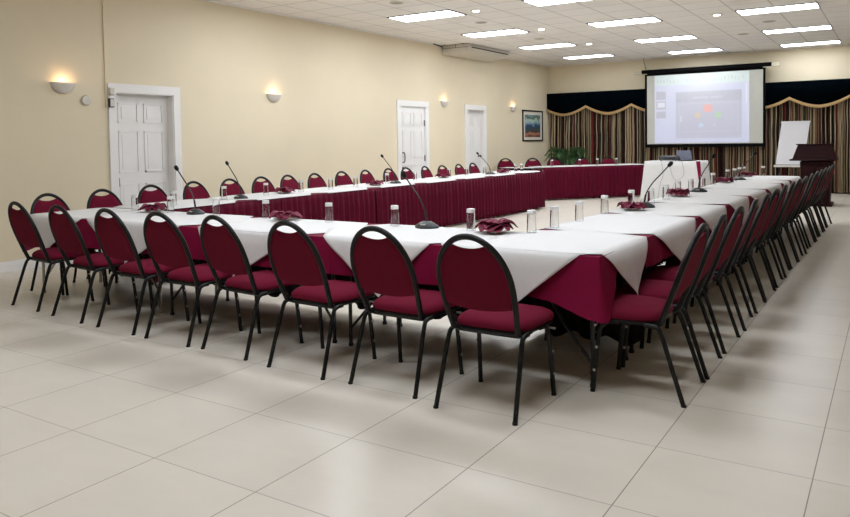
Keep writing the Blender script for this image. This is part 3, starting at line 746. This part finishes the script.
# ------------------------------------------------------------------ projector table
pt = Vector((-3.77, 15.45, 0))
PZ = .862
t = thing('projector_table', 'tall narrow table under the white cloth carrying the projector', 'table', (pt.x, pt.y, 0))
MB().box(-.54, .54, -.30, .30, PZ-.03, PZ, .004).build('tabletop', M['ply'], t)
for sx in (-1, 1):
    for sy in (-1, 1): MB().tube([(sx*.48, sy*.25, 0), (sx*.48, sy*.25, PZ-.03)], .014, 8).build('leg', M['tleg'], t)
m = MB()
def pc(u, v, flare=.10, off=0.):
    return None
per = []
X, Y_ = .555, .315
segs = [((-X, Y_), (-X, -Y_)), ((-X, -Y_), (X, -Y_)), ((X, -Y_), (X, Y_))]
for a, b in segs:
    for j in range(16): f = j/16; per.append((a[0]+(b[0]-a[0])*f, a[1]+(b[1]-a[1])*f))
per.append((X, Y_))
rings = []
for r in range(9):
    f = r/8; ring = []
    for i, p in enumerate(per):
        n = Vector((p[0], p[1]*1.2)); n.normalize()
        o_ = .10*f+.012*f*sin(i*1.3); ring.append((p[0]+n.x*o_, p[1]+n.y*o_*.6, PZ+.004-(PZ-.03)*f))
    rings.append(ring)
m.loft(rings, closed=False); m.grid(lambda u, v: (-X+2*X*u, -Y_+2*Y_*v, PZ+.004), 6, 4)
o = m.build('projector_tablecloth', M['white'], None, angle=60, solid=.002); o.location = (pt.x, pt.y, 0)
tag(o, 'floor-length white cloth over the projector table', 'tablecloth')
m = MB(); m.loft([[(x, yy, z) for x, z in ((.46, PZ+.008), (.54, PZ+.008), (.585, .22), (.56, .22))] for yy in (-.335, -.325)], caps=True)
m.v = [(x, yy-.07*(PZ-z)/PZ, z) for x, yy, z in m.v]
o = m.build('burgundy_sash', M['under'], None, smooth=False); o.location = (pt.x, pt.y, 0)
tag(o, 'narrow burgundy cloth strip hanging down the right front of the projector table', 'cloth strip')
pj = thing('projector', 'dark projector on the white-covered table', 'projector', (pt.x-.12, pt.y-.05, PZ+.009))
MB().box(-.19, .19, -.15, .15, .012, .10, .02).build('body', M['grey'], pj)
MB().lathe([(.045, 0), (.045, .02), (.035, .03)], n=16, caps=True).xform(Matrix.Translation((-.08, .15, .06)) @ Matrix.Rotation(-pi/2, 4, 'X')).build('lens', M['black'], pj)
g = MB()
for k in range(7): g.box(.02+k*.02, .03+k*.02, -.153, -.148, .035, .075)
g.build('vent', M['black'], pj, smooth=False)
for sx in (-1, 1): MB().cyl(sx*.15, -.11, 0, .014, .012, n=8).build('foot', M['black'], pj)
lp = thing('laptop', 'open grey laptop beside the projector', 'laptop', (pt.x+.22, pt.y-.02, PZ+.008), radians(38))
MB().box(-.15, .15, -.11, .11, 0, .018, .004).build('keyboard_base', M['grey'], lp)
MB().box(-.15, .15, 0, .010, 0, .20, .003).xform(Matrix.Translation((0, .10, .016)) @ Matrix.Rotation(radians(-18), 4, 'X')).build('lid', M['laptopscr'], lp)
for k, (xa, xb, za) in enumerate([(-.22, -.26, .12), (-.05, .08, .30), (.18, .02, .22)]):
    p = smooth_path([(xa, -.20, PZ+.03), (xa+.01, -.338, PZ+.012), (xa+.06, -.40, PZ*.7), (xb+.05, -.42, PZ*.5), (xb, -.445, za), (xb-.05, -.46, .03)], 6)
    o = MB().tube(p, .004, 6).build('cable', M['cable']); o.location = (pt.x, pt.y, 0)
    tag(o, 'thin grey cable hanging down the front of the projector table, %s of three' % ['left', 'middle', 'right'][k], 'cable', 'projector cables')

# ------------------------------------------------------------------ banquet chair
def make_chair():
    t = thing('banquet_chair', 'x', 'chair', (0, 0, 0))
    Y0 = -.23
    # local y forward; rear feet on y=Y0
    arcz, ax, az = .640, .202, .255
    def width(z):
        if z >= arcz: return ax*sqrt(max(0, 1-((z-arcz)/az)**2))
        f = (z-.40)/(arcz-.40); return .182+(ax-.182)*sin(f*pi/2)
    def yl(z): return Y0+.125-(z-.40)*.415+.028*((z-.40)/.49)**2
    # back frame: inverted U of tube
    pts = []
    for z in (.395, .45, .50, .56, .61): pts.append((-width(z), yl(z), z))
    for k in range(0, 25):
        a = pi-pi*k/24; z = arcz+az*sin(a); pts.append((ax*cos(a), yl(z), z))
    for z in (.61, .56, .50, .45, .395): pts.append((width(z), yl(z), z))
    m = MB(); m.tube(pts, .0155, 10); 
    # the bow tucks under the rear of the seat
    m.tube(smooth_path([(-.182, yl(.40), .40), (-.175, Y0+.16, .383), (-.12, Y0+.17, .378), (.12, Y0+.17, .378), (.175, Y0+.16, .383), (.182, yl(.40), .40)], 5), .012, 8)
    m.build('back_frame', M['frame'], t)
    # back pad
    def zt(x):
        arc = arcz+(az-.016)*sqrt(max(0, 1-(x/(ax-.006))**2))
        if abs(x) < .092:
            u = x/.092
            return min(arc, (.834+.018*u*u)+(max(0, arc-.852)*max(0, (abs(u)-.8)/.2)))
        return arc
    def zb(x): return .534-.026*(1-(x/.20)**2)
    NX, NZ = 26, 14; front, back = [], []
    for j in range(NZ+1):
        v = j/NZ; rf, rb = [], []
        for i in range(NX+1):
            xi = -(ax-.010)*cos(pi*i/NX); z0, z1 = zb(xi), zt(xi)
            z1 = max(z1, arcz+.01); z = z0+(z1-z0)*v
            wz = width(min(z, arcz)); x = xi*wz/ax
            e = min(v, 1-v)*6; e = min(1, e); ex = min(1, (1-abs(xi)/(ax-.010))*7); bul = sqrt(max(0, min(e, ex)))
            rf.append((x, yl(z)+.004+.020*bul, z)); rb.append((x, yl(z)-.003-.010*bul, z))
        front.append(rf); back.append(rb)
    m = MB(); m.loft(front, closed=False); nfront = len(m.v)
    m.loft([r[::-1] for r in back], closed=False)
    # rim joining both faces
    loopf = front[0]+[r[-1] for r in front[1:]]+front[-1][-2::-1]+[r[0] for r in front[-2:0:-1]]
    loopb = back[0]+[r[-1] for r in back[1:]]+back[-1][-2::-1]+[r[0] for r in back[-2:0:-1]]
    m.loft([loopb, loopf], closed=True)
    m.build('backrest', M['fabric'], t, angle=50)
    # seat: rounded trapezoid cushion
    def ring(sc, z, yo=0):
        r = []
        for k in range(36):
            a = 2*pi*k/36; c, s_ = cos(a), sin(a); e = .38
            x = .215*sc*math.copysign(abs(c)**e, c); y = .212*sc*math.copysign(abs(s_)**e, s_)
            x *= (1+.05*(y/.2)); r.append((x, y+Y0+.345+yo, z))
        return r
    m = MB(); m.loft([ring(.92, .402), ring(.985, .406), ring(1.0, .417), ring(.99, .430), ring(.94, .444), ring(.84, .457), ring(.6, .470), ring(.25, .476), ring(.02, .477)], caps=True)
    m.build('seat', M['fabric'], t, angle=60)
    # under-seat frame
    m = MB(); pr = [(x*.93, (y-(Y0+.345))*.93+Y0+.345, .392) for x, y, _ in ring(1, 0)]
    m.tube(pr, .0115, 8, closed=True)
    m.box(-.18, .18, Y0+.32, Y0+.345, .384, .396); m.build('seat_frame', M['frame'], t)
    # legs
    for s in (-1, 1):
        m = MB(); m.tube(smooth_path([(s*.222, Y0, 0.0), (s*.214, Y0+.065, .20), (s*.207, Y0+.118, .355), (s*.204, Y0+.150, .384), (s*.203, Y0+.20, .388)], 5), .0125, 10)
        m.cyl(s*.222, Y0, 0, .012, .0138, n=10)
        m.build('leg', M['frame'], t)
        m = MB(); m.tube(smooth_path([(s*.220, Y0+.475, 0.0), (s*.214, Y0+.455, .20), (s*.207, Y0+.435, .345), (s*.204, Y0+.405, .380), (s*.203, Y0+.34, .388)], 5), .0125, 10)
        m.cyl(s*.220, Y0+.475, 0, .012, .0138, n=10)
        lg = m.build('leg', M['frame'], t)
        for zz, yy in ((.12, Y0+.463), (.245, Y0+.450)):
            MB().lathe([(.008, 0), (.008, .004), (.004, .007)], n=8, caps=True).xform(Matrix.Translation((s*.228-(s*.002 if zz > .2 else 0), yy, zz)) @ Matrix.Rotation(s*pi/2, 4, 'Y')).build('stud', M['stud'], lg)
            if zz > .2: continue
        m = MB(); m.tube([(s*.205, Y0+.455, .365), (s*.240, Y0+.452, .365)], .006, 8); m.build('stacking_bumper', M['stud'], lg)
    return t
chair0 = make_chair(); used = [False]
def place_chair(px, py, ang, label, group):
    """px,py = middle between the rear feet; ang = heading of the sitter (0 = +y)"""
    fx, fy = -sin(ang), cos(ang); loc = (px+fx*.23, py+fy*.23, 0)
    if not used[0]:
        used[0] = True; chair0.location = loc; chair0.rotation_euler = (0, 0, ang); chair0['label'] = label; chair0['group'] = group; return chair0
    return dup(chair0, loc, ang, label, group)
FC = [(-6.18, 3.372, -4.4), (-5.479, 3.315, -4.5), (-4.817, 3.283, -1.9), (-4.219, 3.266, -.2), (-3.649, 3.261, -5.2), (-2.978, 3.202, -2.5), (-2.35, 3.207, -1.8), (-1.737, 3.134, -.2)]
for i, (x, y, a) in enumerate(FC):
    lab = 'burgundy oval-backed chair with black frame, ' + ('leftmost of the front row' if i == 0 else 'rightmost and nearest of the front row' if i == 7 else '%s from the left in the front row' % ORD[i])
    place_chair(x, y, radians(a), lab, 'chairs along the front table row')
RC = [3.99, 4.50, 5.06, 5.70, 6.28, 6.81, 7.40, 7.95, 8.49, 9.00, 9.60, 10.20, 10.76, 11.32, 11.9, 12.5]
for i, y in enumerate(RC):
    x = -.885 if y < 7.5 else -.885+.013*(y-7.5)
    lab = 'burgundy banquet chair seen side-on, ' + ('nearest the camera in the right-hand row' if i == 0 else 'farthest of the right-hand row, by the lectern' if i == len(RC)-1 else '%s from the near end of the right-hand row' % ORD[i])
    place_chair(x, y, pi/2+radians([0, 2, -1, 3, 0, -2, 1, 2, -2, 1, 3, -2, 2, -1, 1, -3][i]), lab, 'chairs along the right-hand table row')
LC = [(-6.841, 3.993), (-6.916, 4.626), (-7.078, 5.347), (-7.2, 6.06), (-7.22, 6.66), (-7.207, 7.212), (-7.188, 7.719), (-7.144, 8.244), (-7.167, 8.901), (-7.121, 9.454), (-7.11, 10.08), (-7.03, 10.49), (-7.03, 11.10), (-6.90, 11.48), (-6.945, 12.166), (-7.002, 12.825)]
for i, (x, y) in enumerate(LC):
    lab = 'burgundy banquet chair backing the left wall, ' + ('nearest of its row' if i == 0 else 'farthest of its row' if i == 15 else '%s from the near end' % ORD[i])
    place_chair(x-.05, y+.05, -pi/2+radians([3, 0, -2, 2, 0, -3, 2, 1, -1, 3, 0, -2, 5, -3, 1, 0][i]), lab, 'chairs along the left-hand table row')
BA = FA+FN*(W+.30)
for i, (x, y) in enumerate([(-7.73, 15.75), (-7.12, 15.95), (-6.75, 16.35), (-6.25, 16.85), (-5.78, 17.35)]):
    lab = ['burgundy banquet chair in the far left corner, nearest the left wall', 'burgundy banquet chair in the far left corner, left of the palm', 'burgundy banquet chair in front of the palm, its left one', 'burgundy banquet chair in front of the palm, its right one', 'burgundy banquet chair right of the palm behind the far table'][i]
    place_chair(x*1.015-.05, y*1.015, fang-pi+radians(0) if i > 1 else radians(-140), lab, 'chairs behind the far table')

# ------------------------------------------------------------------ tableware
SURF = TZ+.0125
gl = thing('upturned_glass', 'x', 'glass')
prof = [(.0285, 0), (.0305, 0), (.0285, .12), (.0275, .128), (.0, .128)]
MB().lathe([(.0300, .001), (.0318, 0), (.0322, .003), (.0288, .122), (.0270, .122), (.0302, .003), (.0300, .001)], n=20).build('glass_body', M['glass'], gl)
MB().lathe([(.0, .122), (.0288, .122), (.0286, .146), (.026, .149), (.0, .147)], n=20).build('thick_bottom', M['glassbase'], gl)
gfirst = [True]
def glass(x, y, lab, grp):
    if gfirst[0]:
        gfirst[0] = False; gl.location = (x, y, SURF); gl['label'] = lab; gl['group'] = grp
    else: dup(gl, (x, y, SURF), 0, lab, grp)
GF = [(-6.214, 4.492), (-5.64, 4.454), (-5.047, 4.471), (-4.448, 4.475), (-3.795, 4.512), (-3.135, 4.482), (-2.517, 4.533)]
GFY = [p[1] for p in GF]
for i, (x, y) in enumerate(GF): glass(x*4.41/GFY[i], 4.41, 'upside-down clear glass tumbler on the front table row, %s' % (['leftmost', 'second from the left', 'third from the left', 'fourth from the left', 'third from the right', 'second from the right', 'rightmost, beside the napkin'][i]), 'glasses on the front row')
GL_ = [(-6.199, 4.936), (-6.3, 5.699), (-6.3, 6.347), (-6.3, 6.959), (-6.25, 7.48), (-6.214, 7.964), (-6.28, 8.799), (-6.232, 9.468), (-6.35, 10.70), (-6.212, 11.058), (-6.06, 11.43), (-6.02, 12.6), (-6.06, 12.95)]
for i, (x, y) in enumerate(GL_): glass(x, y, 'upside-down clear glass tumbler on the left-hand row, %s from the near end' % ORD[i], 'glasses on the left-hand row')
GR = [(-2.025, 4.47), (-2.002, 4.804), (-1.992, 5.258), (-2.0, 5.853), (-1.99, 6.547), (-1.90, 6.85), (-1.914, 7.427), (-1.949, 8.068), (-1.928, 8.558), (-1.917, 9.116), (-1.962, 9.916), (-1.97, 10.95), (-1.95, 11.35), (-1.95, 11.75), (-1.937, 12.05), (-1.7, 12.28)]
for i, (x, y) in enumerate(GR): glass(x, y, 'upside-down clear glass tumbler on the right-hand row, %s from the near corner' % ORD[i], 'glasses on the right-hand row')
for i, sd in enumerate((.35, 1.05, 1.5, 2.0)):
    p = FA+FD*sd+FN*.25; glass(p.x, p.y, 'upside-down clear glass tumbler on the far table, %s from its left end' % ORD[i], 'glasses on the far table')

pl0 = MB().lathe([(0, .004), (.05, .004), (.055, 0), (.058, .003), (.095, .014), (.096, .016), (.058, .007), (0, .007)], n=28).build('saucer', M['plate'])
def napkin_mesh(seed):
    rnd = random.Random(seed); m = MB()
    for k in range(14):
        a = 2*pi*k/14+rnd.uniform(-.2, .2); L_ = rnd.uniform(.08, .125); lift = rnd.uniform(.006, .042); wd = rnd.uniform(.038, .055); tw = rnd.uniform(-.4, .4)
        def P(u, v, a=a, L_=L_, lift=lift, wd=wd, tw=tw):
            r = L_*v; w = wd*sin(pi*min(1, .15+v*.80))*(u-.5)*2
            z = .008+lift*sin(v*pi*.9)+.016*(abs(u-.5)*2)**2*sin(pi*v)+.022*(1-v)
            ang = a+tw*v; return (r*cos(ang)-w*sin(ang), r*sin(ang)+w*cos(ang), z)
        m.grid(P, 6, 8)
    for k in range(5):                                  # inner rosette
        a = 2*pi*k/5+rnd.random(); h = rnd.uniform(.04, .055)
        m.grid(lambda u, v, a=a, h=h: ((.02+.022*v)*cos(a+(u-.5)*2.0), (.02+.022*v)*sin(a+(u-.5)*2.0), .012+h*v*(1-.5*abs(u-.5)*2)), 6, 4)
    return m
NM = [napkin_mesh(s).build('folded_napkin', M['napkin'], None, angle=60, solid=.002) for s in (1, 2, 3)]
NP = [(-5.79, 4.39, 'left part of the front row'), (-4.137, 4.38, 'middle of the front row'), (-2.25, 4.38, 'right end of the front row'),
      (-6.30, 6.659, 'near part of the left-hand row'), (-6.16, 8.35, 'middle of the left-hand row'), (-6.28, 10.40, 'left-hand row before the second far door'), (-6.08, 12.20, 'far end of the left-hand row'),
      (-1.90, 6.252, 'right-hand row beside the nearest microphone'), (-1.90, 7.85, 'right-hand row in front of the projector table'), (-1.88, 10.3, 'right-hand row below the middle of the screen'), (-1.88, 12.0, 'far end of the right-hand row')]
for i, (x, y, wh) in enumerate(NP):
    if i < 3: o = NM[i]
    else: o = NM[i % 3].copy(); COL.objects.link(o)
    o.location = (x, y, SURF+.004); o.rotation_euler = (0, 0, i*1.1); s_ = 1.2 if i != 2 else 1.3; o.scale = (s_, s_, s_*.85)
    tag(o, 'burgundy napkin folded into a flower, %s' % wh, 'napkin', 'folded napkins on saucers')
    p = pl0 if i == 0 else pl0.copy()
    if i: COL.objects.link(p)
    p.location = (x, y, SURF); tag(p, 'white saucer under the burgundy napkin, %s' % wh, 'saucer', 'saucers under the napkins')

# ------------------------------------------------------------------ gooseneck microphones
def mic(x, y, hx, hy, hz, lab):
    t = thing('gooseneck_microphone', lab, 'microphone', (x, y, SURF), 0, 'conference microphones')
    rings = []
    for sc, z in ((.98, 0), (1.0, .006), (.94, .016), (.62, .034), (.40, .044), (.05, .047)):
        rings.append([(.085*sc*cos(2*pi*k/24)*(1+.12*cos(4*pi*k/24)), .075*sc*sin(2*pi*k/24), z) for k in range(24)])
    MB().loft(rings, caps=True).build('base', M['micbase'], t)
    MB().box(-.02, .02, -.062, -.040, .020, .030, .003).build('talk_button', M['stud'], t)
    d = Vector((hx-x, hy-y, hz-SURF)); h = Vector((d.x, d.y, 0))
    p = smooth_path([(0, 0, .04), (h.x*.02, h.y*.02, d.z*.18), (h.x*.10, h.y*.10, d.z*.36), (h.x*.36, h.y*.36, d.z*.60), (h.x*.68, h.y*.68, d.z*.80), (d.x, d.y, d.z)], 6)
    n = len(p); MB().tube(p, [.0085 if i < n*.35 else .0055 for i in range(n)], 8).build('gooseneck', M['mic'], t)
    e = (p[-1]-p[-3]).normalized(); q = e.to_track_quat('Z', 'Y').to_matrix().to_4x4()
    MB().lathe([(.006, -.005), (.013, 0), (.017, .012), (.018, .03), (.014, .045), (.005, .052), (0, .053)], n=14).xform(Matrix.Translation(p[-1]) @ q).build('foam_head', M['foam'], t)
mic(-5.245, 4.41, -5.47, 4.41, 1.13, 'black gooseneck microphone on the left part of the front table row')
mic(-6.235, 5.887, -6.43, 5.887, 1.12, 'black gooseneck microphone on the near part of the left-hand row')
mic(-2.807, 4.41, -2.985, 4.41, 1.10, 'black gooseneck microphone on the front row, right of centre')
mic(-6.191, 8.885, -6.41, 8.885, 1.125, 'black gooseneck microphone on the middle of the left-hand row')
mic(-6.11, 11.747, -6.35, 11.747, 1.10, 'black gooseneck microphone towards the far end of the left-hand row')
mic(-1.87, 6.53, -1.66, 6.53, 1.105, 'black gooseneck microphone nearest the corner on the right-hand row')
mic(-1.85, 8.58, -1.705, 8.6, 1.12, 'black gooseneck microphone in the middle of the right-hand row')
mic(-1.85, 11.1, -1.66, 11.1, 1.085, 'black gooseneck microphone at the far part of the right-hand row')

# ------------------------------------------------------------------ world, camera
wd = bpy.data.worlds.new('world'); scene.world = wd; wd.use_nodes = True
wd.node_tree.nodes['Background'].inputs[0].default_value = (.8, .85, 1, 1); wd.node_tree.nodes['Background'].inputs[1].default_value = .05
cam = bpy.data.cameras.new('camera'); co = bpy.data.objects.new('camera', cam); COL.objects.link(co); scene.camera = co
F_, YAW, PIT, ROL, CYO, H_ = 736.814, -0.5683, 0.0413, -0.0159, -87.349, 1.3594
f_ = Vector((sin(YAW)*cos(PIT), cos(YAW)*cos(PIT), -sin(PIT))); r_ = Vector((cos(YAW), -sin(YAW), 0)); u_ = r_.cross(f_)
r2 = r_*cos(ROL)+u_*sin(ROL); u2 = u_*cos(ROL)-r_*sin(ROL)
mt = Matrix((r2, u2, -f_)).transposed().to_4x4(); mt.translation = (0, 0, H_); co.matrix_world = mt
cam.sensor_width = 36; cam.lens = 36*F_/850; cam.shift_y = CYO/850; cam.clip_end = 100; cam.clip_start = .05
vs = scene.view_settings; vs.view_transform = 'Standard'; vs.look = 'None'; vs.gamma = 1; vs.use_curve_mapping = False; vs.exposure = 0.92
scene.cycles.max_bounces = 8
